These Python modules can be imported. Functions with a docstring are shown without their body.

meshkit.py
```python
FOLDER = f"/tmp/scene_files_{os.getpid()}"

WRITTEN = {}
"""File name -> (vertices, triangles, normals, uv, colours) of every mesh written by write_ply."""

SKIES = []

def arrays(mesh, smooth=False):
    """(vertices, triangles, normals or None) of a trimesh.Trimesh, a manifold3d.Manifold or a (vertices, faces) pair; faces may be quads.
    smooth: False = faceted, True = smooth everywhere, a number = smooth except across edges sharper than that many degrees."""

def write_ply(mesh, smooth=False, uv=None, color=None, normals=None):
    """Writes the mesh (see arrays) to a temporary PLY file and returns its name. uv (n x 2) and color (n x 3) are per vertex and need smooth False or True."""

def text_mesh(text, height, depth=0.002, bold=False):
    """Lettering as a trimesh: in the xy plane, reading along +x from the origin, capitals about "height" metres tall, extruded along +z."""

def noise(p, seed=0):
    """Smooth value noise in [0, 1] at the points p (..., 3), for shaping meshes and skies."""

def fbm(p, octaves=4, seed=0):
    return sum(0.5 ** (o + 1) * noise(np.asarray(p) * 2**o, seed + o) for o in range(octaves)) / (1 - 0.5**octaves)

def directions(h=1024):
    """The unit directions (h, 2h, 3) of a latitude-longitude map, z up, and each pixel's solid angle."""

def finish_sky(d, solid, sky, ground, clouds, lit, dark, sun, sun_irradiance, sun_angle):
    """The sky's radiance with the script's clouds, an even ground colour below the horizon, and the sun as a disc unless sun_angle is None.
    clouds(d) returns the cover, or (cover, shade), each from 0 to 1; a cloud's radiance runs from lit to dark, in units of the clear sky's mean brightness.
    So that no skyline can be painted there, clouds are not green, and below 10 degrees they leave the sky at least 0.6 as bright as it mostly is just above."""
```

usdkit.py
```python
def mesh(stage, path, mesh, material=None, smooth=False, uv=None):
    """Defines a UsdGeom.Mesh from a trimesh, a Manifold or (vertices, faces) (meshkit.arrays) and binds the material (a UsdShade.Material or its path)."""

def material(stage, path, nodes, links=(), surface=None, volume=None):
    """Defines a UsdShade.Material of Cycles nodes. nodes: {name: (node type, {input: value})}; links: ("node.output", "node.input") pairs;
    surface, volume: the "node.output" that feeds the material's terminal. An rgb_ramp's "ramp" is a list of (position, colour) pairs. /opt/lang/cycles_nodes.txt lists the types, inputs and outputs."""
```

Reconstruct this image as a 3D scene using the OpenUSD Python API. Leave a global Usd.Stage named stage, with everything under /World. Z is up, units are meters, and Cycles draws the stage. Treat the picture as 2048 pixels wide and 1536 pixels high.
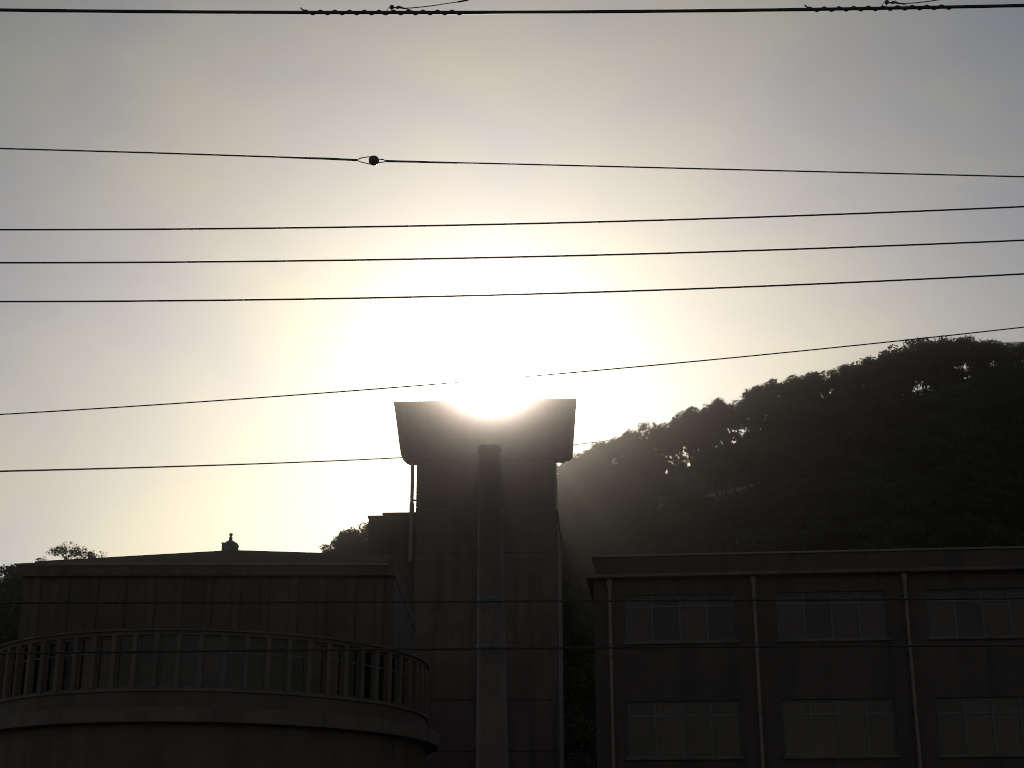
import math, random
import numpy as np, trimesh, usdkit, meshkit
import manifold3d as m3
from pxr import Usd, UsdGeom, UsdLux, UsdShade, Gf, Sdf, Vt
from shapely.geometry import Polygon

stage = Usd.Stage.CreateInMemory()
UsdGeom.SetStageUpAxis(stage, 'Z'); UsdGeom.SetStageMetersPerUnit(stage, 1.0)
UsdGeom.Xform.Define(stage, '/World')
R = np.random.default_rng(11)

# ------------------------------------------------------------------ camera
PITCH, FPX, EYE = math.radians(19.0), 3000.0, 3.0       # focal length in pixels of a 2048 wide picture
cam = UsdGeom.Camera.Define(stage, '/World/camera')
cam.CreateHorizontalApertureAttr(36.0); cam.CreateFocalLengthAttr(36 * FPX / 2048)
cam.CreateClippingRangeAttr((0.1, 20000.0))
sp, cp = math.sin(PITCH), math.cos(PITCH)
cam.AddTransformOp().Set(Gf.Matrix4d(1, 0, 0, 0, 0, -sp, cp, 0, 0, -cp, -sp, 0, 0, 0, EYE, 1))
cam.CreateExposureAttr(-1.4)

def ray(x, y):
    u, v = (x - 1024) / FPX, (768 - y) / FPX
    return np.array([u, cp - v * sp, sp + v * cp])
def at(x, y, Y):
    """the point at depth Y that is seen at (x, y) of the photograph"""
    d = ray(x, y)
    return np.array([0, 0, EYE]) + d * (Y / d[1])
def pix(p):
    p = np.asarray(p, float) - [0, 0, EYE]
    f = p[..., 1] * cp + p[..., 2] * sp
    return 1024 + FPX * p[..., 0] / f, 768 - FPX * (p[..., 2] * cp - p[..., 1] * sp) / f

# ------------------------------------------------------------------ sky and sun
SUN = ray(983, 752); SUN /= np.linalg.norm(SUN)
sun_el, sun_rot = math.asin(SUN[2]), math.atan2(SUN[0], SUN[1])
sky_mat = usdkit.material(stage, '/World/Looks/sky', {
    'g': ('geometry', {}),
    's': ('sky_texture', {'sky_type': 'single_scattering', 'sun_disc': False, 'sun_elevation': sun_el, 'sun_rotation': sun_rot,
                          'aerosol_density': 1.6, 'altitude': 40.0}),
    'mp': ('mapping', {'mapping_type': 'point', 'scale': (3.0, 3.0, 6.0), 'rotation': (0.0, 0.5, 0.0)}),
    'n': ('noise_texture', {'scale': 1.5, 'detail': 4.0, 'roughness': 0.5, 'distortion': 0.5}),
    'r': ('map_range', {'range_type': 'smoothstep', 'from_min': 0.35, 'from_max': 0.75, 'to_min': 0.0, 'to_max': 1.0, 'clamp': True}),
    'bw': ('rgb_to_bw', {}), 'veil': ('mix_color', {'blend_type': 'mix', 'fac': 0.3, 'use_clamp': True}),
    'cl': ('mix_color', {'blend_type': 'multiply', 'fac': 1.0, 'b': (1.03, 1.04, 0.92), 'use_clamp': False}),
    'dk': ('mix_color', {'blend_type': 'multiply', 'fac': 1.0, 'b': (0.89, 0.915, 0.96), 'use_clamp': False}),
    'm': ('mix_color', {'blend_type': 'mix', 'use_clamp': True}),
    'b': ('background_shader', {'strength': 0.1})},
    [('g.position', 'mp.vector'), ('mp.vector', 'n.vector'), ('n.fac', 'r.value'), ('s.color', 'bw.color'), ('s.color', 'veil.a'), ('bw.val', 'veil.b'), ('veil.result', 'cl.a'), ('veil.result', 'dk.a'),
     ('r.result', 'm.fac'), ('dk.result', 'm.a'), ('cl.result', 'm.b'), ('m.result', 'b.color')], surface='b.background')
sky = UsdLux.DomeLight.Define(stage, '/World/sky')
UsdShade.MaterialBindingAPI.Apply(sky.GetPrim()).Bind(sky_mat)
sky.GetPrim().SetCustomDataByKey('kind', 'structure')
sun = UsdLux.DistantLight.Define(stage, '/World/sun')
sun.CreateIntensityAttr(1.25); sun.CreateAngleAttr(0.53); sun.CreateNormalizeAttr(True); sun.CreateColorAttr(Gf.Vec3f(1.0, 0.85, 0.72))
z = SUN; xa = np.cross([0, 0, 1.0], z); xa /= np.linalg.norm(xa); ya = np.cross(z, xa)
sun.AddTransformOp().Set(Gf.Matrix4d(*xa, 0, *ya, 0, *z, 0, 0, 0, 0, 1))

# ------------------------------------------------------------------ helpers
taken = {}
def path_for(name, parent):
    base = parent or '/World'
    n = taken.get((base, name), 0); taken[(base, name)] = n + 1
    return f'{base}/{name}' + (f'_{n:03d}' if n else '')
def ppath(p): return None if p is None else (p if isinstance(p, str) else str(p.GetPath()))
def data(prim, label=None, cat=None, group=None, kind=None):
    for k, v in (('label', label), ('category', cat), ('group', group), ('kind', kind)):
        if v: prim.SetCustomDataByKey(k, v)
    return prim
def thing(name, label, cat, loc=(0, 0, 0), rotz=0.0, group=None):
    x = UsdGeom.Xform.Define(stage, path_for(name, None))
    x.AddTranslateOp().Set(Gf.Vec3d(*map(float, loc))); x.AddRotateZOp().Set(math.degrees(rotz))
    return data(x.GetPrim(), label, cat, group)
def part(name, mesh, mat, parent, smooth=False, label=None, kind=None):
    return data(usdkit.mesh(stage, path_for(name, ppath(parent)), mesh, mat, smooth).GetPrim(), label, None, None, kind)
def struct(name, mesh, mat, smooth=False, kind='structure', label=None, cat=None):
    return data(usdkit.mesh(stage, path_for(name, None), mesh, mat, smooth).GetPrim(), label, cat, None, kind)
def box(x0, x1, y0, y1, z0, z1):
    b = trimesh.creation.box((x1 - x0, y1 - y0, z1 - z0)); b.apply_translation(((x0 + x1) / 2, (y0 + y1) / 2, (z0 + z1) / 2)); return b
def mbox(x0, x1, y0, y1, z0, z1): return m3.Manifold.cube((x1 - x0, y1 - y0, z1 - z0)).translate((x0, y0, z0))
def bbox(x0, x1, y0, y1, z0, z1, r=0.02):
    """a box with chamfered edges"""
    pts = [(x, y, z) for a, (x, y, z) in ((None, (xx, yy, zz)) for xx in (x0, x1) for yy in (y0 + r, y1 - r) for zz in (z0 + r, z1 - r))]
    pts += [(x, y, z) for x in (x0 + r, x1 - r) for y in (y0, y1) for z in (z0 + r, z1 - r)]
    pts += [(x, y, z) for x in (x0 + r, x1 - r) for y in (y0 + r, y1 - r) for z in (z0, z1)]
    return trimesh.convex.convex_hull(np.array(pts))
cat = trimesh.util.concatenate
def tube(pts, rad, sides=8, caps=True):
    p = np.asarray(pts, float); n = len(p); rad = np.broadcast_to(rad, (n,))
    t = np.gradient(p, axis=0); t /= np.linalg.norm(t, axis=1, keepdims=True) + 1e-12
    ref = np.where(np.abs(t[:, 2:]) < 0.9, [0, 0, 1.0], [1.0, 0, 0])
    a = np.cross(t, ref); a /= np.linalg.norm(a, axis=1, keepdims=True); b = np.cross(t, a)
    ang = np.arange(sides) * 2 * np.pi / sides
    v = p[:, None] + rad[:, None, None] * (np.cos(ang)[None, :, None] * a[:, None] + np.sin(ang)[None, :, None] * b[:, None])
    v = v.reshape(-1, 3)
    i, j = np.meshgrid(np.arange(n - 1), np.arange(sides), indexing='ij')
    q = np.stack([i * sides + j, i * sides + (j + 1) % sides, (i + 1) * sides + (j + 1) % sides, (i + 1) * sides + j], -1).reshape(-1, 4)
    f = np.vstack([q[:, [0, 2, 1]], q[:, [0, 3, 2]]])
    if caps:
        v = np.vstack([v, p[0], p[-1]]); c = len(v) - 2; j = np.arange(sides)
        f = np.vstack([f, np.stack([np.full(sides, c), j, (j + 1) % sides], 1), np.stack([np.full(sides, c + 1), (n - 1) * sides + (j + 1) % sides, (n - 1) * sides + j], 1)])
    return trimesh.Trimesh(v, f, process=False)
def lathe(profile, sides=20):
    return trimesh.creation.revolve(np.asarray(profile, float), sections=sides)

# ------------------------------------------------------------------ materials
def surface(name, col, col2=None, scale=3.0, rough=0.8, bump=0.0, stain=0.0, metal=0.0, spec=0.5):
    col2 = col2 or tuple(c * 0.75 for c in col)
    nodes = {'g': ('geometry', {}), 'n': ('noise_texture', {'scale': scale, 'detail': 6.0, 'roughness': 0.6}),
             'r': ('rgb_ramp', {'ramp': [(0.3, col2), (0.7, col)]}),
             'p': ('principled_bsdf', {'roughness': rough, 'metallic': metal, 'specular_ior_level': spec})}
    links = [('g.position', 'n.vector'), ('n.fac', 'r.fac')]
    last = 'r.color'
    if stain:   # rain streaks that run down a wall
        nodes.update({'mp': ('mapping', {'scale': (1.3, 1.3, 0.12)}), 'sn': ('noise_texture', {'scale': 1.0, 'detail': 5.0, 'roughness': 0.65}),
                      'sr': ('rgb_ramp', {'ramp': [(0.45, (1, 1, 1)), (0.7, (1 - stain,) * 3)]}),
                      'sm': ('mix_color', {'blend_type': 'multiply', 'fac': 1.0})})
        links += [('g.position', 'mp.vector'), ('mp.vector', 'sn.vector'), ('sn.fac', 'sr.fac'), (last, 'sm.a'), ('sr.color', 'sm.b')]
        last = 'sm.result'
    links.append((last, 'p.base_color'))
    if bump:
        nodes.update({'bn': ('noise_texture', {'scale': scale * 12, 'detail': 3.0}), 'b': ('bump', {'strength': bump, 'distance': 0.02})})
        links += [('g.position', 'bn.vector'), ('bn.fac', 'b.height'), ('b.normal', 'p.normal')]
    return usdkit.material(stage, '/World/Looks/' + name, nodes, links, surface='p.BSDF')

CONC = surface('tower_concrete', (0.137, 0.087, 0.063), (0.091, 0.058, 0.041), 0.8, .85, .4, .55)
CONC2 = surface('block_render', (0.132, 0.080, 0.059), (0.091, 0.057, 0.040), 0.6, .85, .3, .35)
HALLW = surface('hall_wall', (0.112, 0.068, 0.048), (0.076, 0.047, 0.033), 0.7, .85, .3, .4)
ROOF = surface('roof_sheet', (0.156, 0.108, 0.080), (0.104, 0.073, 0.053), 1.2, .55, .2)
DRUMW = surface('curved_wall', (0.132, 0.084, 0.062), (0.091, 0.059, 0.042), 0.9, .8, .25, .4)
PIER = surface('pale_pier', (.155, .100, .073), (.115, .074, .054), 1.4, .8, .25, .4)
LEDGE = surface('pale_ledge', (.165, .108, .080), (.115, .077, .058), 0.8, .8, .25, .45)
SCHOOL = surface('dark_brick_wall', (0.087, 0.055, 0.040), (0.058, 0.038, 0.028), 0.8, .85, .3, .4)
TRIM = surface('pale_metal_trim', (0.247, 0.162, 0.116), (0.182, 0.120, 0.086), 2.0, .45, 0, .2)
PIPE = surface('painted_pipe', (0.221, 0.142, 0.101), (0.169, 0.108, 0.076), 3.0, .4, 0, .2)
FRAME = surface('grey_window_frame', (.115, .085, .068), None, 3.0, .45)
CURTAIN = surface('cream_blind', (.46, .33, .25), (.36, .26, .20), 2.0, .9)
ROOM = surface('dim_room', (.05, .048, .045), None, 1.0, .9)
POLE = surface('pole_concrete', (0.162, 0.106, 0.082), (0.112, 0.074, 0.055), 3.0, .8, .3, .25)
STEEL = surface('galvanised_steel', (.12, .115, .11), (.08, .078, .075), 6.0, .6, 0, 0, .3)
RUBBER = surface('black_cable_sheath', (.025, .024, .024), None, 5.0, .6)
WEATH = surface('weathered_cable_sheath', (.06, .045, .036), (.04, .03, .025), 5.0, .9, 0, 0, 0, .1)
PORC = surface('brown_porcelain', (.10, .05, .04), (.07, .035, .03), 8.0, .25)
STONE = surface('grey_stone', (.22, .21, .19), (.14, .135, .12), 3.0, .9, .5)
BARK = surface('bark', (.06, .048, .036), (.035, .028, .02), 4.0, .95, .5)
SOIL = surface('hill_soil', (.055, .05, .032), (.03, .032, .018), 0.25, .95, .4)
ASPH = surface('ground_asphalt', (.06, .058, .056), (.042, .04, .04), 0.3, .9, .3)
WALLP = surface('pale_hill_wall', (.5, .48, .45), (.36, .35, .33), 0.8, .85, .3, .4)

def leaf_mat(name, a, b):
    return usdkit.material(stage, '/World/Looks/' + name, {
        'o': ('object_info', {}), 'g': ('geometry', {}), 'ad': ('math', {'math_type': 'multiply_add', 'value2': 0.6, 'value3': 0.0}),
        'sum': ('math', {'math_type': 'multiply_add', 'value2': 0.4}),
        'r': ('rgb_ramp', {'ramp': [(0.0, a), (1.0, b)]}),
        'd': ('principled_bsdf', {'roughness': 0.6, 'specular_ior_level': 0.25}), 't': ('translucent_bsdf', {}), 'm': ('mix_closure', {'fac': 0.22})},
        [('g.random_per_island', 'ad.value1'), ('o.random', 'sum.value1'), ('ad.value', 'sum.value3'), ('sum.value', 'r.fac'), ('r.color', 'd.base_color'),
         ('r.color', 't.color'), ('d.BSDF', 'm.closure1'), ('t.BSDF', 'm.closure2')], surface='m.closure')
LEAF = leaf_mat('broad_leaves', (.035, .046, .018), (.10, .105, .042))
LEAF2 = leaf_mat('pine_needles', (.03, .042, .02), (.06, .07, .03))
PANE = usdkit.material(stage, '/World/Looks/window_glass', {
    'f': ('fresnel', {'IOR': 1.55}), 't': ('transparent_bsdf', {'color': (.62, .58, .56)}), 'gl': ('glossy_bsdf', {'roughness': 0.03, 'color': (.62, .50, .43)}), 'm': ('mix_closure', {})},
    [('f.fac', 'm.fac'), ('t.BSDF', 'm.closure1'), ('gl.BSDF', 'm.closure2')], surface='m.closure')

# ------------------------------------------------------------------ ground and hill
gr = trimesh.Trimesh([(-6000, -6000, 0), (6000, -6000, 0), (6000, 6000, 0), (-6000, 6000, 0)], [(0, 1, 2), (0, 2, 3)], process=False)
struct('ground', gr, ASPH)

RIDGE = np.array([(-1500, 1400, 140), (-400, 1230, 140), (0, 1165, 150), (150, 1136, 150), (300, 1170, 150), (500, 1200, 150), (640, 1185, 150), (737, 1135, 150), (850, 1090, 160), (1000, 1010, 180),
                  (1112, 950, 195), (1200, 942, 200), (1330, 948, 205), (1400, 925, 205), (1460, 892, 208), (1500, 866, 210), (1640, 815, 215),
                  (1830, 795, 218), (1900, 760, 220), (2048, 745, 222), (2400, 760, 225), (3000, 930, 225), (4200, 1300, 225)], float)
rp = np.array([at(*r) for r in RIDGE]); ra = rp[:, 0] / rp[:, 1]; rs = np.argsort(ra)
def ridge(a): return np.interp(a, ra[rs], rp[rs, 1]), np.interp(a, ra[rs], rp[rs, 2])
TOE = 94.0
def hill_z(a, Y):
    Yr, zr = ridge(a)
    t = (Y - TOE) / (Yr - TOE)
    up = zr * np.clip(t, -0.2, 1) ** 1.0 if np.ndim(t) == 0 else zr * np.clip(t, -0.2, 1)
    back = zr - 0.45 * np.maximum(Y - Yr, 0)
    z = np.where(t < 1, up, back)
    bumps = (meshkit.fbm(np.stack([a * Y * .06, Y * .06, 0 * Y], -1), 3, 4) - .5) * 5 * np.clip(t, 0, 1) * np.clip(np.abs(1 - t) * 4, 0, 1)
    return np.maximum(z + bumps, -3)
aa = np.unique(np.concatenate([np.linspace(-.85, 1.15, 150), ra[rs]]))
tt = np.concatenate([np.linspace(-.1, 1, 34), np.linspace(1.05, 3.0, 16)])
A, T = np.meshgrid(aa, tt, indexing='ij')
Yr, _ = ridge(A); YY = TOE + T * (Yr - TOE)
ZZ = hill_z(A, YY); ZZ[T < 0] = -1.5
V = np.stack([A * YY, YY, ZZ], -1).reshape(-1, 3)
i, j = np.meshgrid(np.arange(len(aa) - 1), np.arange(len(tt) - 1), indexing='ij'); n = len(tt)
q = np.stack([i * n + j, (i + 1) * n + j, (i + 1) * n + j + 1, i * n + j + 1], -1).reshape(-1, 4)
struct('hill', (V, q), SOIL, smooth=True)

# ------------------------------------------------------------------ trees
def quads(c, size, rg, flat=0.0):
    """leaf clumps: small bent quads at the centres c"""
    k = len(c); nrm = rg.normal(size=(k, 3)); nrm[:, 2] += flat * np.sign(nrm[:, 2]); nrm /= np.linalg.norm(nrm, axis=1, keepdims=True)
    u = np.cross(nrm, rg.normal(size=(k, 3))); u /= np.linalg.norm(u, axis=1, keepdims=True); w = np.cross(nrm, u)
    s = size * rg.uniform(.55, 1.3, (k, 1)); u, w = u * s, w * s * .62
    v = np.stack([c - u * .5, c + w * .5 + nrm * s * .1, c + u * .5, c - w * .5 + nrm * s * .1], 1).reshape(-1, 3)
    f = (np.arange(k)[:, None] * 4 + np.array([0, 1, 2, 3])).reshape(-1, 4)
    return v, f
def limb(p0, p1, r0, r1, rg, n=5, wob=.06):
    t = np.linspace(0, 1, n)[:, None]; L = np.linalg.norm(np.subtract(p1, p0))
    p = np.asarray(p0) * (1 - t) + np.asarray(p1) * t + rg.normal(size=(n, 3)) * wob * L * (t * (1 - t) * 4) * .5
    return tube(p, r0 + (r1 - r0) * t[:, 0], 6)
def tree_form(name, seed, H, W, base, nclump, nleaf, leaf, mat, flat=0., leafspread=.75, dome=1.0, limbs=7):
    """a class prim: one tree of height H, crown of width W that starts at height base"""
    rg = np.random.default_rng(seed)
    root = stage.CreateClassPrim('/World/' + name); p = '/World/' + name
    tops, m = [], []
    lean = rg.normal(size=2) * .05 * H
    fork = np.array([lean[0] * .5, lean[1] * .5, base * .95])
    m.append(limb((0, 0, -.8), fork, .028 * H, .02 * H, rg, 6))
    cz, rz = (base + H) / 2, (H - base) / 2
    cl = []
    while len(cl) < nclump:
        c = rg.uniform(-1, 1, 3)
        r = np.linalg.norm(c)
        if r > 1 or r < .35: continue
        if c[2] < -.55 and rg.random() < .7: continue
        cl.append(c)
    cl = np.array(cl); cl[:, 2] = np.where(cl[:, 2] > 0, np.abs(cl[:, 2]) ** dome, cl[:, 2])
    C = np.stack([cl[:, 0] * W * .41 + lean[0], cl[:, 1] * W * .41 + lean[1], cz + cl[:, 2] * rz * .82], 1)
    for k in range(limbs):
        c = C[k * len(C) // limbs]
        mid = fork + (c - fork) * .55 + np.array([0, 0, .06 * H])
        m.append(limb(fork + (0, 0, -.15 * base * rg.random()), mid, .014 * H, .008 * H, rg, 4)); m.append(limb(mid, c, .008 * H, .003 * H, rg, 4))
    usdkit.mesh(stage, p + '/trunk', cat(m), BARK, True)
    cen = []
    for c in C:
        rr = W * rg.uniform(.11, .2)
        d = rg.normal(size=(nleaf, 3)); d /= np.linalg.norm(d, axis=1, keepdims=True)
        d *= rg.uniform(.25, 1, (nleaf, 1)) ** .5 * rr; d[:, 2] *= leafspread
        cen.append(c + d)
    usdkit.mesh(stage, p + '/crown', quads(np.vstack(cen), leaf, rg, flat), mat)
    return p
FORMS = [tree_form(f'broadleaf_form_{k}', 100 + k, 7.5, 5.4 + .5 * (k % 3), 2.5 + .25 * (k % 2), 36, 84, .36, LEAF) for k in range(6)]
PINES = [tree_form('pine_form_1', 201, 5.0, 6.6, 2.9, 30, 26, .34, LEAF2, .6, .5, 1.4, 9), tree_form('pine_form_2', 202, 3.0, 3.6, 1.2, 16, 26, .30, LEAF2, .3, .6, 1.2, 7)]
WISPY = tree_form('wispy_form', 203, 6.0, 3.4, 1.6, 16, 16, .26, LEAF, 0, .8, 1, 8)
BUSH = [tree_form(f'bushy_form_{k}', 300 + k, 6.0, 4.6, .5, 60, 110, .17, LEAF) for k in range(2)]

def plant(name, form, loc, s, rot, label, category='tree', group=None, sz=None):
    x = UsdGeom.Xform.Define(stage, path_for(name, None))
    x.AddTranslateOp().Set(Gf.Vec3d(*map(float, loc))); x.AddRotateZOp().Set(float(rot)); x.AddScaleOp().Set(Gf.Vec3f(s, s, sz or s))
    p = x.GetPrim(); p.GetReferences().AddInternalReference(form); p.SetInstanceable(True)
    return data(p, label, category, group)

CANOPY = np.array([(1100, 950), (1124, 936), (1140, 920), (1165, 905), (1185, 897), (1215, 884), (1235, 874), (1262, 866), (1290, 853), (1320, 848), (1350, 840), (1380, 819), (1410, 814), (1440, 808),
                   (1482, 800), (1500, 781), (1545, 757), (1600, 745), (1650, 740), (1680, 734), (1720, 722), (1760, 706), (1800, 695), (1840, 679), (1870, 676), (1930, 675), (1980, 680), (2010, 686), (2048, 688), (2300, 700), (2700, 790)], float)
def crest_label(x, back):
    where = ('sunlit round tree at the low start of the hill crest right beside the tower head' if x < 1230 else
             'dark round tree on the lower third of the hill crest, above the pale hillside wall' if x < 1480 else
             'dark round tree on the steep middle rise of the hill crest' if x < 1660 else
             'dark round tree on the upper rise of the crest where the thin line touches' if x < 1850 else 'dark round tree on the flat summit of the hill at the right edge')
    return where if back < 2 else 'half hidden tree just behind the front row along the hill crest'
def crest_tree(x, back, extra, form):
    yc = np.interp(x, CANOPY[:, 0], CANOPY[:, 1]) + extra
    Yr = np.interp(x, RIDGE[:, 0], RIDGE[:, 2]) + back
    top = at(x, yc, Yr); zg = float(hill_z(np.array(top[0] / Yr), np.array(Yr)))
    h = max(top[2] - zg, 1.2)
    s = h / 7.3
    plant('ridge_tree', form, (top[0], Yr, zg), float(np.clip(s * R.uniform(.9, 1.1), .45, 1.25)), R.uniform(0, 360),
          crest_label(x, back), group='trees along the hill crest', sz=s)
x = 1128.0; k = 0
while x < 2280:
    crest_tree(x, R.uniform(-1, 1), R.uniform(-5, 6), FORMS[k % 6]); x += R.uniform(22, 36) if x > 1230 else R.uniform(15, 24); k += 1
x = 1160.0
while x < 2280:
    crest_tree(x, R.uniform(5, 9), R.uniform(6, 20), FORMS[k % 6]); x += R.uniform(30, 60); k += 1

GAPS = [(1155, 1172, 916, 938), (1190, 1212, 916, 938), (1220, 1240, 908, 930), (1285, 1295, 908, 922), (1305, 1362, 916, 948), (1383, 1404, 833, 864), (1482, 1512, 833, 856), (1425, 1464, 864, 888), (1616, 1646, 752, 782),
        (1878, 1914, 714, 750), (1916, 1928, 738, 755), (1822, 1866, 768, 798), (2005, 2032, 702, 730)]
def limit(px):   # nothing of the wood on the slope may rise above this line
    return np.interp(px, [-400, 0, 640, 737, 760, 833, 1112, 1140] + list(CANOPY[4:, 0]), [1250, 1165, 1150, 1090, 1060, 1040, 960, 946] + list(CANOPY[4:, 1] + 26))
WALLPX = [(1300, 1019), (1360, 1007), (1410, 997), (1460, 985), (1518, 972)]
def hit_hill(px, py):
    d = ray(px, py); Ys = np.linspace(TOE, 225, 800); zz = EYE + d[2] / d[1] * Ys
    h = hill_z(np.full(800, d[0] / d[1]), Ys)
    return at(px, py, Ys[np.argmax(h >= zz)])
pos, idx, scl, rot = [], [], [], []
for _ in range(9000):
    a = R.uniform(-.62, .62); Yq = R.uniform(TOE + 2, 1)[()] if False else None
    Yr_, _z = ridge(a); t = R.uniform(.0, .97); Yq = TOE + t * (Yr_ - TOE)
    z0 = float(hill_z(np.array(a), np.array(Yq))); s = R.uniform(.55, 1.2)
    p = np.array([a * Yq, Yq, z0])
    px, py = pix(p + [0, 0, 7.3 * s]); w = 3.2 * s * FPX / Yq; _, pb = pix(p + [0, 0, 1.6 * s])
    if min(py - limit(v) for v in (px - w * .7, px, px + w * .7)) < 0: continue
    if any(px + w > g[0] and px - w < g[1] and py < g[3] and pb > g[2] for g in GAPS): continue
    if px + w * .6 > 1295 and px - w * .6 < 1524:
        wy = np.interp(px, [q_[0] for q_ in WALLPX], [q_[1] for q_ in WALLPX])
        if py < wy - 1 and pb > wy - 6: 
            if R.random() < .93: continue
    if any((p[0] - o[0]) ** 2 + (p[1] - o[1]) ** 2 < (2.3 * s) ** 2 for o in pos[-400:]): continue
    pos.append(p); idx.append(int(R.integers(0, 6))); scl.append(s); rot.append(R.uniform(0, 2 * math.pi))
for _ in range(420):
    x_ = R.uniform(1100, 2250); yr_, = [np.interp(x_, RIDGE[:, 0], RIDGE[:, 2]) + R.uniform(-4, 3)]
    g0 = at(x_, np.interp(x_, RIDGE[:, 0], RIDGE[:, 1]), yr_); a = g0[0] / yr_
    pos.append(np.array([g0[0], yr_, float(hill_z(np.array(a), np.array(yr_)))])); idx.append(6 + int(R.integers(0, 2))); scl.append(R.uniform(.12, .34)); rot.append(R.uniform(0, 6.28))
fo = UsdGeom.PointInstancer.Define(stage, '/World/hillside_forest')
data(fo.GetPrim(), 'dark wood covering the slope of the hill behind the buildings', 'wood', None, 'stuff')
for k in range(8):
    c = UsdGeom.Xform.Define(stage, f'/World/hillside_forest/tree_kind_{k}'); c.GetPrim().GetReferences().AddInternalReference((FORMS + BUSH)[k])
    fo.CreatePrototypesRel().AddTarget(c.GetPath())
fo.CreatePositionsAttr(Vt.Vec3fArray.FromNumpy(np.array(pos, np.float32))); fo.CreateProtoIndicesAttr(Vt.IntArray(idx))
fo.CreateScalesAttr(Vt.Vec3fArray.FromNumpy(np.repeat(np.array(scl, np.float32)[:, None], 3, 1)))
fo.CreateOrientationsAttr(Vt.QuathArray([Gf.Quath(math.cos(r / 2), 0, 0, math.sin(r / 2)) for r in rot]))

# trees that stand out against the sky on the left
def sky_tree(name, form, x, ytop, Y, s, h0, label, group=None, category='tree'):
    p = at(x, ytop, Y); plant(name, form, (p[0], Y, p[2] - h0 * s), s, R.uniform(0, 360), label, category, group)
def clump_label(w): return w
sky_tree('pine_tree', PINES[0], 134, 1087, 150, .74, 5.0, 'flat crowned pine above the left end of the hall roof, trunks showing below its crown')
sky_tree('pine_tree', PINES[1], 178, 1099, 150, .62, 3.0, 'low bushy pine just right of the flat crowned pine above the hall roof')
sky_tree('shrub', WISPY, 207, 1097, 150, .33, 6.0, 'thin wispy shrub at the right end of the pines above the hall roof', category='shrub')
sky_tree('shrub', WISPY, 88, 1110, 150, .2, 6.0, 'tiny thin shrub left of the flat crowned pine above the hall roof', category='shrub')
sky_tree('shrub', PINES[1], 79, 1114, 150, .25, 3.0, 'smallest dark shrub on the roof line at the step near the hall eave', category='shrub')
sky_tree('broadleaf_tree', FORMS[1], 2, 1122, 120, .62, 7.4, 'dark round tree cut off by the left edge of the picture beside the hall')
sky_tree('broadleaf_tree', FORMS[2], 32, 1141, 118, .42, 7.4, 'low round tree peeping out under the left eave of the hall')
for q_, (px, py, f_, s_, lb) in enumerate([(646, 1100, FORMS[0], .40, 'lowest tree of the slope at the right end of the hall roof'),
        (664, 1083, FORMS[3], .55, 'second lowest round tree between the hall roof and the tower block'),
        (684, 1070, WISPY, .62, 'pale thin wispy tree in the middle of the slope left of the tower block'),
        (697, 1066, FORMS[5], .62, 'round tree right behind the wispy tree left of the tower block'),
        (716, 1056, FORMS[4], .70, 'tall round tree second from the tower block corner'),
        (736, 1050, FORMS[2], .75, 'tallest round tree touching the stepped corner of the tower block')]):
    sky_tree('slope_tree', f_, px, py, 135 - 2 * q_, s_, 7.4 if f_ is not WISPY else 6.0, lb)

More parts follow.
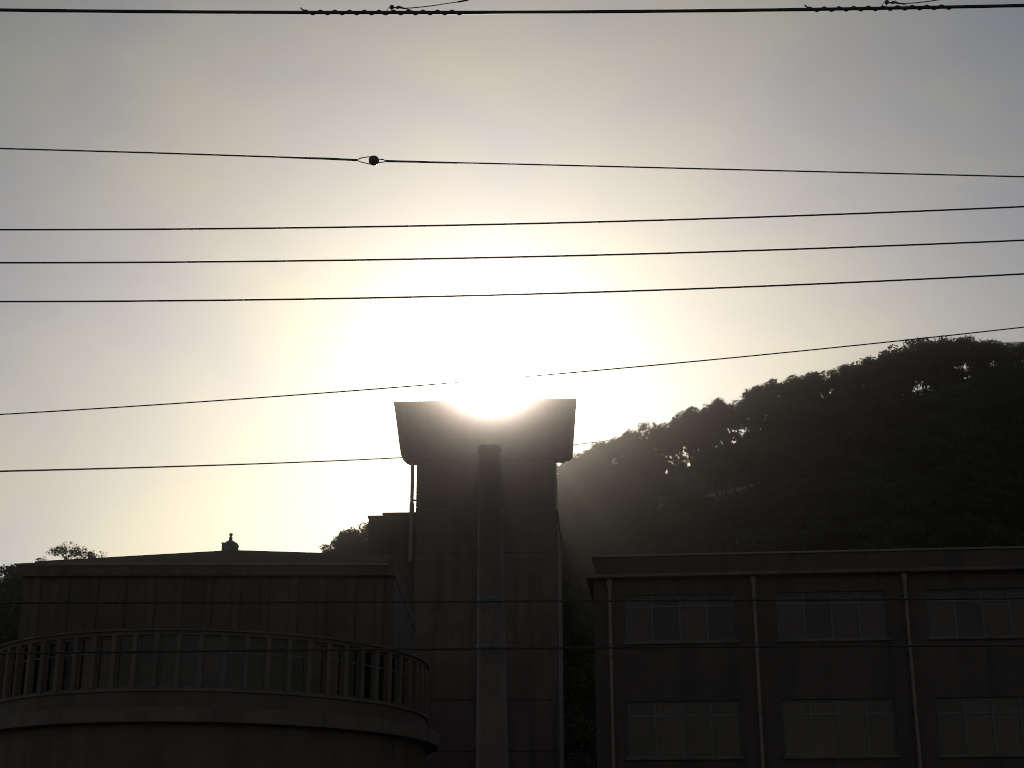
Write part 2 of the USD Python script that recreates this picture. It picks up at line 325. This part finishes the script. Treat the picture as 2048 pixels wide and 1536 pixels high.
# pale low wall on the hillside
wp = [hit_hill(*q_) for q_ in WALLPX]
hw = thing('hillside_wall', 'pale low concrete wall climbing across the wooded hill right of the tower', 'wall')
for k in range(len(wp) - 1):
    p, q2 = wp[k], wp[k + 1]; d = q2 - p; L = np.linalg.norm(d); sl = d / L; nrm = np.cross(sl, [0, 0, 1]); nrm /= np.linalg.norm(nrm)
    def slab(z0, z1, w, g=.06):
        c = [p + sl * g, q2 - sl * g]
        return trimesh.convex.convex_hull(np.array([e + nrm * w * s_ + np.array([0, 0, zz]) for e in c for s_ in (-1, 1) for zz in (z0, z1)]))
    part('panel', slab(-3.0, .25, .12), WALLP, hw); part('coping', slab(.252, .40, .19, .02), WALLP, hw)

# ------------------------------------------------------------------ tower with a broad head
TY = 80.0
tl, tr = at(833, 960, TY + .25), at(1110, 960, TY - .2)
tw = np.linalg.norm((tr - tl)[:2]); tang = math.atan2(tr[1] - tl[1], tr[0] - tl[0])
def tz(py, Y=TY): return float(at(985, py, Y)[2])
tower = thing('tower', 'tall dark concrete tower with broad flared head below the sun', 'tower', (tl[0], tl[1], 0), tang)
ppm = TY / FPX / cp * 1.0
zt, zc, zb, zs = tz(803), tz(908), tz(916), tz(919)
lx = (785.5 - 833) * tw / 277; rx = tw + (1153 - 1110) * tw / 277
lb_, rb_ = (801 - 833) * tw / 277, tw + (1145 - 1110) * tw / 277
DP, HD = 4.5, 1.0
# shaft in poured lifts with open joints
lifts = np.linspace(-.2, zs, 11)
for a_, b_ in zip(lifts[:-1], lifts[1:]):
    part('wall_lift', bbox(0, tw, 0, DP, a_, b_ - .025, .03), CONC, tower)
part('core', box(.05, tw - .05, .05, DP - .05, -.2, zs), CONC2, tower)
part('upper_shaft', box(.03, tw - .03, HD + .15, DP - .03, zs + .003, zt - .4), CONC, tower)
hd = trimesh.convex.convex_hull(np.array([(x_, y_, z_) for x_, z_, o in ((lx, zt - .18, .28), (rx, zt - .18, .28), (lb_, zc, .22), (rb_, zc, .22)) for y_ in (-o, HD + o - .2)]))
part('head', hd, CONC, tower)
part('coping', bbox(lx - .04, rx + .04, -.33, HD + .13, zt - .178, zt, .03), CONC, tower)
part('head_soffit', trimesh.convex.convex_hull(np.array([(x_, y_, z_) for x_, z_, o in ((lb_ + .003, zc - .003, .21), (rb_ - .003, zc - .003, .21), (lb_ + .22, zb, .12), (rb_ - .2, zb, .12)) for y_ in (-o, HD + o - .2)])), CONC, tower)
part('moulding', bbox(lb_ + .34, rb_ - .42, -.10, HD - .15, zs - .02, zb - .003, .02), CONC, tower)
# joints between the facing panels of the head
for k in range(1, 6):
    xx = lx + (rx - lx) * k / 6; xb = lb_ + (rb_ - lb_) * k / 6
    part('panel_joint', trimesh.convex.convex_hull(np.array([(x_ + e, y_, z_) for x_, z_, o in ((xx, zt - .25, .28), (xb, zc + .08, .22)) for e in (-.02, .02) for y_ in (-o - .012, -o + .1)])), CONC2, tower)
# a vertical strip of stair windows
for k, py in enumerate((985, 1065, 1145, 1225)):
    z0 = tz(py); wf = part('window', cat([box(tw * .46, tw * .46 + .08, -.05, .0, z0, z0 + 1.35), box(tw * .62, tw * .62 + .08, -.05, .0, z0, z0 + 1.35),
                          box(tw * .46 + .08, tw * .62, -.05, .0, z0, z0 + .08), box(tw * .46 + .08, tw * .62, -.05, .0, z0 + 1.27, z0 + 1.35)]), FRAME, tower)
    part('pane', box(tw * .46 + .08, tw * .62, -.03, -.01, z0 + .08, z0 + 1.27), PANE, wf)
pz0 = tz(1120)
px_ = (824 - 833) * tw / 277
dp = part('drainpipe', cat([tube([(px_, .15, zz) for zz in np.linspace(pz0, tz(1003), 4)], .13, 12), tube([(px_, .15, zz) for zz in np.linspace(tz(1003), zs + .1, 4)], .10, 12)]), PIPE, tower, True)
part('bracket', cat([box(px_ + .05, .02, .1, .2, zz, zz + .07) for zz in (tz(998), tz(1060))]), STEEL, dp)

# stepped block under and beside it
bl = at(737, 1040, TY + 1.2)
blk = thing('stepped_block', 'lower flat roofed block with stepped parapet at the left foot of the tower', 'building', (bl[0], bl[1], 0), tang)
k_ = (TY + 1.2) / FPX * .99
s1, s2, s3 = 0, (767 - 737) * k_, (1128 - 737) * k_
zA, zB = float(at(750, 1031.5, TY + 1.2)[2]), float(at(800, 1026, TY + 1.2)[2])
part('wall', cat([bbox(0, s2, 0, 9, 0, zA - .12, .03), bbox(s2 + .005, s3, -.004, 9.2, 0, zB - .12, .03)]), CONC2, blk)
part('coping', bbox(-.05, s2, -.06, 9.06, zA - .118, zA, .02), CONC, blk); part('coping', bbox(s2 - .04, s3 + .05, -.07, 9.26, zB - .118, zB, .02), CONC, blk)
for k in range(3):
    x0 = .9 + k * 1.0 + s2
    for zf in (12.6, 9.4):
        wf = part('window', cat([box(x0, x0 + .06, -.06, -.006, zf, zf + 1.2), box(x0 + .64, x0 + .7, -.06, -.006, zf, zf + 1.2), box(x0 + .06, x0 + .64, -.06, -.006, zf, zf + .06), box(x0 + .06, x0 + .64, -.06, -.006, zf + 1.14, zf + 1.2)]), FRAME, blk)
        part('pane', box(x0 + .06, x0 + .64, -.04, -.02, zf + .06, zf + 1.14), PANE, wf)

# ------------------------------------------------------------------ hall with a low gable and a stone finial
HY = 58.0
hp = lambda x_, y_: at(x_, y_, HY - .45)[[0, 2]]
hall = thing('gabled_hall', 'long dark hall with very low gable roof on the left', 'building', (0, HY, 0))
def prism(pts, y0, y1):
    m = trimesh.creation.extrude_polygon(Polygon([tuple(p) for p in pts]), y1 - y0, engine='earcut')
    v = m.vertices.copy(); m.vertices = np.stack([v[:, 0], y1 - v[:, 2], v[:, 1]], 1); return m
apex, L1, R1 = hp(466, 1100), hp(70, 1121.5), hp(777, 1109.5)
L0, Lw, R0, Rw = hp(30, 1127), hp(41, 1151), hp(790, 1122), hp(789, 1150)
part('roof', prism([L1 + (0, -.02), apex, R1, R1 + (0, -.30), L1 + (0, -.20)], -.45, 13), ROOF, hall)
part('eave', prism([L0, L1 + (-.04, -.10), L1 + (0, -.202), R1 + (0, -.302), R1 + (.04, -.16), R0, Rw, Lw], -.40, 13), HALLW, hall, label='slanting boxed eave at the left end')
for (g0, g1) in ((L0, hp(69, 1125.4)),):
    part('gutter', prism([g0 + (-.02, .0), g1 + (0, .0), g1 + (0, -.07), g0 + (.01, -.07)], -.46, 13), TRIM, hall)
wl, wr, wt = Lw[0] + .02, Rw[0] - .02, min(Lw[1], Rw[1]) - .003
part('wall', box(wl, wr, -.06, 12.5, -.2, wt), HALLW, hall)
cz_ = hp(600, 1128)[1]
part('cornice', bbox(wl + 1.0, wr - .2, -.47, -.402, cz_ - .05, cz_ + .05, .015), TRIM, hall)
for k in range(13):   # shallow pilasters of the upper wall
    xx = wl + (wr - wl) * (k + .5) / 13
    part('pilaster', bbox(xx - .16, xx + .16, -.14, -.063, 0, wt - .02, .02), HALLW, hall)
fx, fz = hp(460, 1102)
fin = thing('stone_finial', 'small stepped stone finial with ball top on the peak of the hall roof', 'finial', (fx * (HY + .1) / (HY - .45), HY + .1, fz + .12))
px1 = HY / FPX / .98
part('pedestal', cat([bbox(-14.5 * px1, 14.5 * px1, -14.5 * px1, 14.5 * px1, -.1, 11.5 * px1, .03), bbox(-15.5 * px1, 15 * px1, -15 * px1, 15 * px1, 11.2 * px1, 14.6 * px1, .015)]), STONE, fin)
part('shoulder', lathe([(0, 14.4 * px1), (10.3 * px1, 14.4 * px1), (10.0 * px1, 17 * px1), (8.2 * px1, 19.4 * px1), (5 * px1, 20.6 * px1), (0, 20.7 * px1)]), STONE, fin, 40)
part('spire', lathe([(0, 20.4 * px1), (4.2 * px1, 20.4 * px1), (3.5 * px1, 24 * px1), (3.3 * px1, 28.5 * px1), (1.6 * px1, 30.8 * px1), (0, 30.8 * px1)]), STONE, fin, 40)
part('ball', lathe([(0, 30.4 * px1), (1.5 * px1, 30.5 * px1), (3.2 * px1, 32.2 * px1), (4.0 * px1, 34.0 * px1), (2.9 * px1, 36 * px1), (0, 36.9 * px1)]), STONE, fin, 60)

# ------------------------------------------------------------------ round building in front of the hall
DYn = 45.0
ang = 430 / FPX * .985; sA = math.sin(ang); DR = DYn * sA / (1 - sA); DC = DYn + DR
dx0 = float(at(432, 1300, DC)[0])
drum = thing('round_building', 'low round building with ring of narrow windows below the hall', 'building', (dx0, DC, 0))
dzz = lambda py: float(at(432, py, DYn)[2])
z_top, z_w1, z_w0, z_l1, z_l0 = dzz(1257), dzz(1269), dzz(1376), dzz(1417), dzz(1446)
def ring(r0, r1, z0, z1, n=120):
    a_ = np.linspace(0, 2 * np.pi, n, endpoint=False); c, s_ = np.cos(a_), np.sin(a_)
    v = np.concatenate([np.stack([r * c, r * s_, np.full(n, zz)], 1) for r, zz in ((r0, z0), (r1, z0), (r1, z1), (r0, z1))])
    f = []
    for b_ in range(4):
        i_ = np.arange(n); a0, a1 = b_ * n + i_, b_ * n + (i_ + 1) % n; c0, c1 = ((b_ + 1) % 4) * n + i_, ((b_ + 1) % 4) * n + (i_ + 1) % n
        f.append(np.stack([a0, a1, c1, c0], 1))
    f = np.vstack(f); m = trimesh.Trimesh(v, np.vstack([f[:, [0, 1, 2]], f[:, [0, 2, 3]]]), process=False); m.fix_normals(); return m
part('lower_wall', ring(DR - .5, DR - .02, -.2, z_w0 - .09), DRUMW, drum, 30)
part('sill_band', ring(DR - .4, DR + .05, z_w0 - .088, z_w0), LEDGE, drum, 30)
part('upper_wall', ring(DR - .5, DR - .01, z_w1, z_top - .06), DRUMW, drum, 30)
part('coping', ring(DR - .6, DR + .06, z_top - .058, z_top, ), PIER, drum, 30)
part('roof', trimesh.creation.cylinder(DR - .4, .1, sections=90, transform=trimesh.transformations.translation_matrix((0, 0, z_top - .12))), ROOF, drum)
part('ledge', ring(DR - .1, DR + .42, z_l0, z_l1), LEDGE, drum, 30, label='pale projecting ledge round the wall below the windows')
part('inner_wall', ring(DR - 1.3, DR - 1.2, z_w0 - .3, z_w1 + .3, 60), ROOM, drum, 30)
step = math.radians(5.2)
def placed(m, th):   # th: angle from the point that faces the camera
    m = m.copy(); m.apply_transform(trimesh.transformations.rotation_matrix(th, (0, 0, 1))); return m
hwid = DR * step / 2
for k in range(-17, 18):
    th = k * step
    ww = .20 if k not in (-4, 6, 7) else .20
    # pier between two windows
    part('pier', placed(bbox(ww + .055, 2 * hwid - ww - .055, -DR - .03, -DR + .30, z_w0 + .002, z_w1 - .002, .02), th - 0 * step), PIER, drum)
    wf = part('window', placed(cat([box(-ww - .05, -ww, -DR + .12, -DR + .2, z_w0, z_w1), box(ww, ww + .05, -DR + .12, -DR + .2, z_w0, z_w1),
              box(-ww, ww, -DR + .12, -DR + .2, z_w0, z_w0 + .06), box(-ww, ww, -DR + .12, -DR + .2, z_w1 - .06, z_w1), box(-ww, ww, -DR + .12, -DR + .2, z_w1 - .52, z_w1 - .47)]), th), FRAME, drum)
    part('pane', placed(box(-ww, ww, -DR + .15, -DR + .17, z_w0 + .06, z_w1 - .06), th), PANE, wf)
    if k % 5 == 2: part('blind', placed(box(-ww, ww, -DR + .22, -DR + .23, z_w0 + .5, z_w1 - .06), th), CURTAIN, wf)

# ------------------------------------------------------------------ long school-like building on the right
bp0, bp1 = at(1188, 1200, 50.6), at(2150, 1200, 49.0)
ex = bp1 - bp0; ex[2] = 0; bl_ = np.linalg.norm(ex); ex /= bl_; ey = np.array([-ex[1], ex[0], 0])
bang = math.atan2(ex[1], ex[0])
def onf(px, py):
    d = ray(px, py); t = np.dot(bp0 - [0, 0, EYE], ey) / np.dot(d, ey); p = np.array([0, 0, EYE]) + d * t
    return np.dot(p - bp0, ex), p[2]
ZL1, ZL2 = onf(1600, 1103)[1], onf(1600, 1145)[1]
sch = thing('long_building', 'long dark two storey block with window bands and pale downpipes on the right', 'building', (bp0[0], bp0[1], 0), bang)
LEN = bl_ + 9.0
bays = [(1250, 1470), (1555, 1775), (1858, 2078)]
bw = [(onf(a_, 1240)[0], onf(b_, 1240)[0]) for a_, b_ in bays]
pitch = (bw[2][0] - bw[0][0]) / 2
bw += [(bw[0][0] + pitch * k, bw[0][1] + pitch * k) for k in (3, 4)]
zu = (onf(1660, 1278)[1], onf(1660, 1183)[1]); zl = (onf(1660, 1512)[1], onf(1660, 1398)[1]); zlow = (zl[0] - 3.3, zl[0] - 1.4)
wall = mbox(0, LEN, 0, 10, -.2, ZL2 - .12)
for z0, z1 in (zu, zl, zlow):
    for s0, s1_ in bw:
        wall -= mbox(s0, s1_, -.5, 2.4, z0, z1)
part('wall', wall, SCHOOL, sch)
part('eave_slab', bbox(-.25, LEN + .2, -.42, 10.2, ZL2 - .118, ZL2, .02), LEDGE, sch)
part('parapet', box(.05, LEN - .05, -.02, 9.8, ZL2 + .003, ZL1 - .07), SCHOOL, sch)
part('coping', bbox(-.05, LEN, -.1, 9.9, ZL1 - .068, ZL1, .015), TRIM, sch)
curt = {(0, 0): (1, 0, 1, 0), (0, 1): (1, 0, 1, 1), (0, 2): (1, 0, 1, 1), (1, 0): (0, 1, 0, 0), (1, 1): (1, 1, 1, 0), (1, 2): (0, 1, 1, 0)}
for fl, (z0, z1) in enumerate((zu, zl, zlow)):
    for bi, (s0, s1_) in enumerate(bw):
        n = 4; w = (s1_ - s0) / n; zt_ = z0 + (z1 - z0) * (.76 if fl == 0 else .74)
        fr = [box(s0, s1_, .10, .18, z0, z0 + .05), box(s0, s1_, .10, .18, z1 - .05, z1), box(s0, s0 + .05, .101, .179, z0 + .05, z1 - .05), box(s1_ - .05, s1_, .101, .179, z0 + .05, z1 - .05),
              box(s0 + .05, s1_ - .05, .102, .178, zt_ - .03, zt_ + .03)]
        for k in range(1, n): fr.append(box(s0 + w * k - .03, s0 + w * k + .03, .105, .175, z0 + .05, z1 - .05))
        wf = part('window', cat(fr), FRAME, sch)
        part('sill', bbox(s0 - .08, s1_ + .08, -.1, .099, z0 - .09, z0 - .003, .015), LEDGE, wf)
        for k in range(n):
            for za, zb_ in ((z0 + .05, zt_ - .03), (zt_ + .03, z1 - .05)):
                part('pane', box(s0 + w * k + .035, s0 + w * (k + 1) - .035, .13, .145, za, zb_), PANE, wf)
            if curt.get((fl, bi), (0, 1, 1, 0))[k]:
                xs = np.linspace(s0 + w * k + .02, s0 + w * (k + 1) - .02, 15)
                front = np.stack([xs, .30 + .025 * np.sin(np.arange(15) * 1.9)], 1); back = front[::-1] + (0, .015)
                cu = trimesh.creation.extrude_polygon(Polygon(np.vstack([front, back])), z1 - z0 - .12, engine='earcut'); cu.apply_translation((0, 0, z0 + .04))
                part('curtain', cu, CURTAIN, wf)
        part('room', box(s0 + .002, s1_ - .002, 2.38, 2.39, z0 + .002, z1 - .002), ROOM, wf)
for q_, (xa_, ya_, yb_) in enumerate([(1221, 1150, 1700), (1510, 1150, 1700), (1814, 1150, 1700), (2120, 1150, 1700)]):
    s0, _ = onf(xa_, 1240); zt_ = ZL2 - .13
    pp = part('downpipe', cat([tube([(s0, -.14, zz) for zz in np.linspace(0, zt_ - .35, 10)], .062, 12), lathe([(0, zt_ - .36), (.063, zt_ - .36), (.1, zt_ - .2), (.11, zt_), (0, zt_)], 14).apply_translation((s0, -.14, 0))]), PIPE, sch, 40)
    for zz in np.arange(1.2, zt_ - .5, 1.9):
        part('bracket', cat([box(s0 - .085, s0 + .085, -.215, -.2, zz, zz + .05), box(s0 - .085, s0 - .07, -.2, -.002, zz, zz + .05), box(s0 + .07, s0 + .085, -.2, -.002, zz, zz + .05)]), STEEL, pp)

# ------------------------------------------------------------------ concrete pole
PY = 18.0
pa, pb_ = at(984.5, 1536, PY), at(979, 898, PY); sl = (pb_ - pa) / (pb_[2] - pa[2])
pf = pa + sl * (0 - pa[2])
pole = thing('utility_pole', 'slightly leaning round concrete pole standing before the tower', 'pole', (pf[0], pf[1], 0))
H_ = pb_[2]
rad = lambda zz: (31 - 8.5 * (zz - pa[2]) / (H_ - pa[2])) * PY / FPX
part('shaft', tube([(sl[0] * zz, sl[1] * zz, zz) for zz in np.linspace(-.3, H_ - .03, 24)], [rad(zz) for zz in np.linspace(-.3, H_ - .03, 24)], 28), POLE, pole, 40)
part('cap', tube([(sl[0] * H_, 0, H_ - .03), (sl[0] * H_, 0, H_ + .02), (sl[0] * H_, 0, H_ + .05)], [rad(H_) + .012, rad(H_) + .012, .05], 24), STEEL, pole, 40)
ZA_, ZB_ = float(at(980, 1203, PY)[2]), float(at(980, 1297, PY)[2])
for zz in (ZA_, ZB_):
    b_ = part('clamp_band', tube([(sl[0] * zz, 0, zz - .04), (sl[0] * zz, 0, zz + .04)], rad(zz) + .008, 28), STEEL, pole, 40)
    part('bolt', tube([(sl[0] * zz, -rad(zz), zz), (sl[0] * zz, -rad(zz) - .07, zz)], .014, 8), STEEL, b_)

# ------------------------------------------------------------------ overhead lines
def line3(pts, Y, n=70, beyond=500):
    """a smooth wire through the given points of the picture at depth Y, running on past the frame"""
    P = np.array(pts, float); co = np.polyfit(P[:, 0], P[:, 1], min(2, len(P) - 1))
    xs = np.linspace(P[0, 0] - beyond, P[-1, 0] + beyond, n); ys = np.polyval(co, xs)
    return np.array([at(x_, y_, Y) for x_, y_ in zip(xs, ys)])
def wire(name, pts, Y, w, label, mat=RUBBER, group=None, n=70):
    m = tube(line3(pts, Y, n), w / 2 * Y / FPX, 8)
    return data(usdkit.mesh(stage, path_for(name, None), m, mat, True).GetPrim(), label, 'cable', group)
TOP = [(0, 20), (1024, 24.5), (2048, 11)]
wire('thick_cable', TOP, 12, 8.0, 'thick black cable along the top edge, wrapped with spiral grips')
wire('power_line', [(0, 459), (600, 457), (1100, 445), (2048, 413.5)], 16, 4.0, 'highest of the three parallel black lines above the sun')
wire('power_line', [(0, 525.5), (600, 522), (1000, 514.5), (2048, 480.5)], 16.2, 4.0, 'middle one of the three parallel black lines crossing the glow')
wire('power_line', [(0, 603), (500, 600), (1000, 590), (1500, 573), (2048, 548)], 16.4, 4.0, 'lowest of the three parallel black lines, right through the glare')
wire('thin_line', [(0, 829), (750, 778), (1150, 744), (1500, 713), (2048, 654)], 22, 2.8, 'thin line rising to the right just over the tower and the hill top', STEEL)
e0, e1 = at(-400, 951.5, 47), at(1222, 880, 205)
far = [e0 * (1 - t) + e1 * t - np.array([0, 0, 4 * t * (1 - t) * 0.7]) for t in np.linspace(0, 1, 60)]
data(usdkit.mesh(stage, path_for('thin_line', None), tube(far, np.linspace(.034, .06, 60), 8), STEEL, True).GetPrim(), 'lowest thin line in the sky, running off behind the tower head to the hill', 'cable')
wire('low_cable', [(0, 1206), (980, 1203), (2048, 1197)], PY - .32, 4.0, 'dark cable clamped to the pole in front of the upper windows', WEATH)
wire('low_cable', [(0, 1307), (980, 1297), (2048, 1291)], PY - .32, 4.0, 'lowest dark cable crossing the round building and the pole', WEATH)

# stay wire with strain insulator
GY = 14.0; g = GY / FPX
A0 = np.array([(-500, 284), (0, 297), (300, 305.5), (690, 318.6), (712, 320)]); B0 = np.array([(776, 322.3), (1000, 327.5), (1500, 340), (2048, 353.5), (2550, 367)])
stay = thing('stay_wire', 'thin stay wire with insulator, sloping down to the right below the thick cable', 'cable')
part('wire', tube([at(*p, GY) for p in A0], 3.6 / 2 * g, 8), STEEL, stay, True); part('wire', tube([at(*p, GY) for p in B0], 3.4 / 2 * g, 8), STEEL, stay, True)
part('grip', tube([at(580, 315.2, GY), at(650, 317.2, GY), at(714, 320.2, GY)], [1.9 * g, 2.6 * g, 2.6 * g], 8), STEEL, stay, True)
part('grip', tube([at(772, 322.2, GY), at(840, 323.8, GY), at(915, 325.8, GY)], [2.7 * g, 2.4 * g, 1.9 * g], 8), STEEL, stay, True)
part('loop', cat([tube([at(713, 320, GY), at(722, 316, GY - .01), at(741, 313.0, GY - .02)], 1.1 * g, 6), tube([at(713, 320, GY), at(722, 324, GY + .01), at(741, 328.5, GY + .02)], 1.1 * g, 6)]), STEEL, stay)
part('loop', cat([tube([at(757, 318.5, GY - .02), at(766, 319, GY), at(773, 322, GY)], 1.1 * g, 6), tube([at(757, 325, GY + .02), at(766, 324.5, GY), at(773, 322, GY)], 1.1 * g, 6)]), STEEL, stay)
ins = m3.Manifold.sphere(11.6 * g, 40).scale((1.03, 1, .97))
ins -= m3.Manifold.cylinder(40 * g, 3.2 * g, 3.2 * g, 20, True).rotate((90, 0, 0)).translate((-13 * g, 0, -.4 * g))
ins -= m3.Manifold.cylinder(40 * g, 2.6 * g, 2.6 * g, 20, True).translate((12.4 * g, -7 * g, 0))
for t_ in (-3.4, 3.2): ins -= (m3.Manifold.cylinder(1.2 * g, 14 * g, 14 * g, 30, True) - m3.Manifold.cylinder(2 * g, 11.0 * g, 11.0 * g, 30, True)).translate((0, 0, t_ * g))
im = trimesh.Trimesh(*[np.asarray(q_) for q_ in (ins.to_mesh().vert_properties[:, :3], ins.to_mesh().tri_verts)]); im.apply_translation(at(747.5, 321, GY))
part('insulator', im, PORC, stay, 40, label='round brown porcelain insulator')

# the two hangers on the thick cable
co = np.polyfit([p[0] for p in TOP], [p[1] for p in TOP], 2); TYD = 12.0; tg = TYD / FPX
def hanger(x0, x1, bx_, by_, tail, label):
    h = thing('cable_hanger', label, 'cable fitting')
    xs = np.linspace(x0, x1, int((x1 - x0) / 29.3 * 14)); ph = (xs - x0) / 29.3 * 2 * np.pi
    hel = np.array([at(x_, np.polyval(co, x_) - math.sin(p_) * 4.6, TYD + math.cos(p_) * 4.6 * tg) for x_, p_ in zip(xs, ph)])
    part('spiral_grip', tube(hel, 1.5 * tg, 6), RUBBER, h, True)
    part('grip_end', tube([at(x0 - 3, np.polyval(co, x0) - 9.5, TYD), at(x0, np.polyval(co, x0) - 6, TYD), at(x0 + 6, np.polyval(co, x0) - 3.6, TYD - .01)], 1.6 * tg, 6), RUBBER, h)
    c = at(bx_, by_, TYD)
    ball = trimesh.creation.icosphere(2, 5.6 * tg); ball.apply_scale((1, 1, .96)); ball.apply_translation(c)
    part('clamp', ball, STEEL, h, 60)
    part('hook', tube([at(bx_ - 6, by_ + .5, TYD), at(bx_ - 9, by_ + 4, TYD), at(bx_ - 9.5, by_ + 10, TYD), at(bx_ - 11, by_ + 14.5, TYD - .02), at(bx_ - 15.5, by_ + 15.5, TYD - .02), at(bx_ - 19, by_ + 12, TYD)], .9 * tg, 6), STEEL, h, True)
    part('hook', tube([at(bx_ - .5, by_ + 5, TYD), at(bx_ - .3, by_ + 10, TYD)], .9 * tg, 6), STEEL, h)
    part('link', tube([at(bx_ + 4, by_ + .5, TYD), at(bx_ + 9, by_ + 1, TYD)], 1.5 * tg, 8), STEEL, h)
    part('socket', tube([at(bx_ + 9, by_ + 1.6, TYD), at(bx_ + 12, by_ + .8, TYD), at(bx_ + 16, by_ - .2, TYD), at(bx_ + 21, by_ + 1.5, TYD), at(bx_ + 27, by_ + 2.6, TYD)], np.array([2.4, 3.9, 3.2, 2.3, 1.5]) * tg, 8), STEEL, h, 50)
    part('tail', tube([at(bx_ + 20, by_ + 1.2, TYD), at(bx_ + 30, by_ + 3.4, TYD), at(bx_ + 39, by_ + 5.6, TYD), at(bx_ + 41, by_ + 6.6, TYD)], 1.0 * tg, 6), STEEL, h)
    part('span_wire', tube([at(bx_ + a_, by_ + b_, TYD + c_) for a_, b_, c_ in tail], 1.15 * tg, 6), STEEL, h, True)
    part('wire_wrap', tube([at(bx_ + a_, by_ + b_, TYD + c_) for a_, b_, c_ in tail[-3:-1]], 2.0 * tg, 6), RUBBER, h)
hanger(604, 930, 783.5, 14.5, [(24, 2.2, 0), (38, 1.4, .0), (60, -.5, .02), (85, -3.5, .05), (110, -7.5, .1), (132, -10.6, .15), (152, -14.4, .2), (200, -24, .3)], 'left one of two wire hangers on the thick cable at the top')
hanger(1612, 1905, 1773.5, 4.5, [(24, 2.4, 0), (38, 2.2, .0), (60, 1.0, .02), (85, -2, .05), (105, -5, .1), (130, -9.0, .15), (152, -13.4, .2), (200, -23, .3)], 'right one of two wire hangers on the thick cable at the top')

# ------------------------------------------------------------------ haze
HAZE = usdkit.material(stage, '/World/Looks/haze', {'v': ('principled_volume', {'color': (.95, .93, .9), 'density': 0.00029, 'anisotropy': 0.99})}, [], volume='v.volume')
struct('haze', box(-330, 330, -30, 560, -4, 110), HAZE, kind='stuff', label='thin haze glowing in front of the low sun', cat='haze')
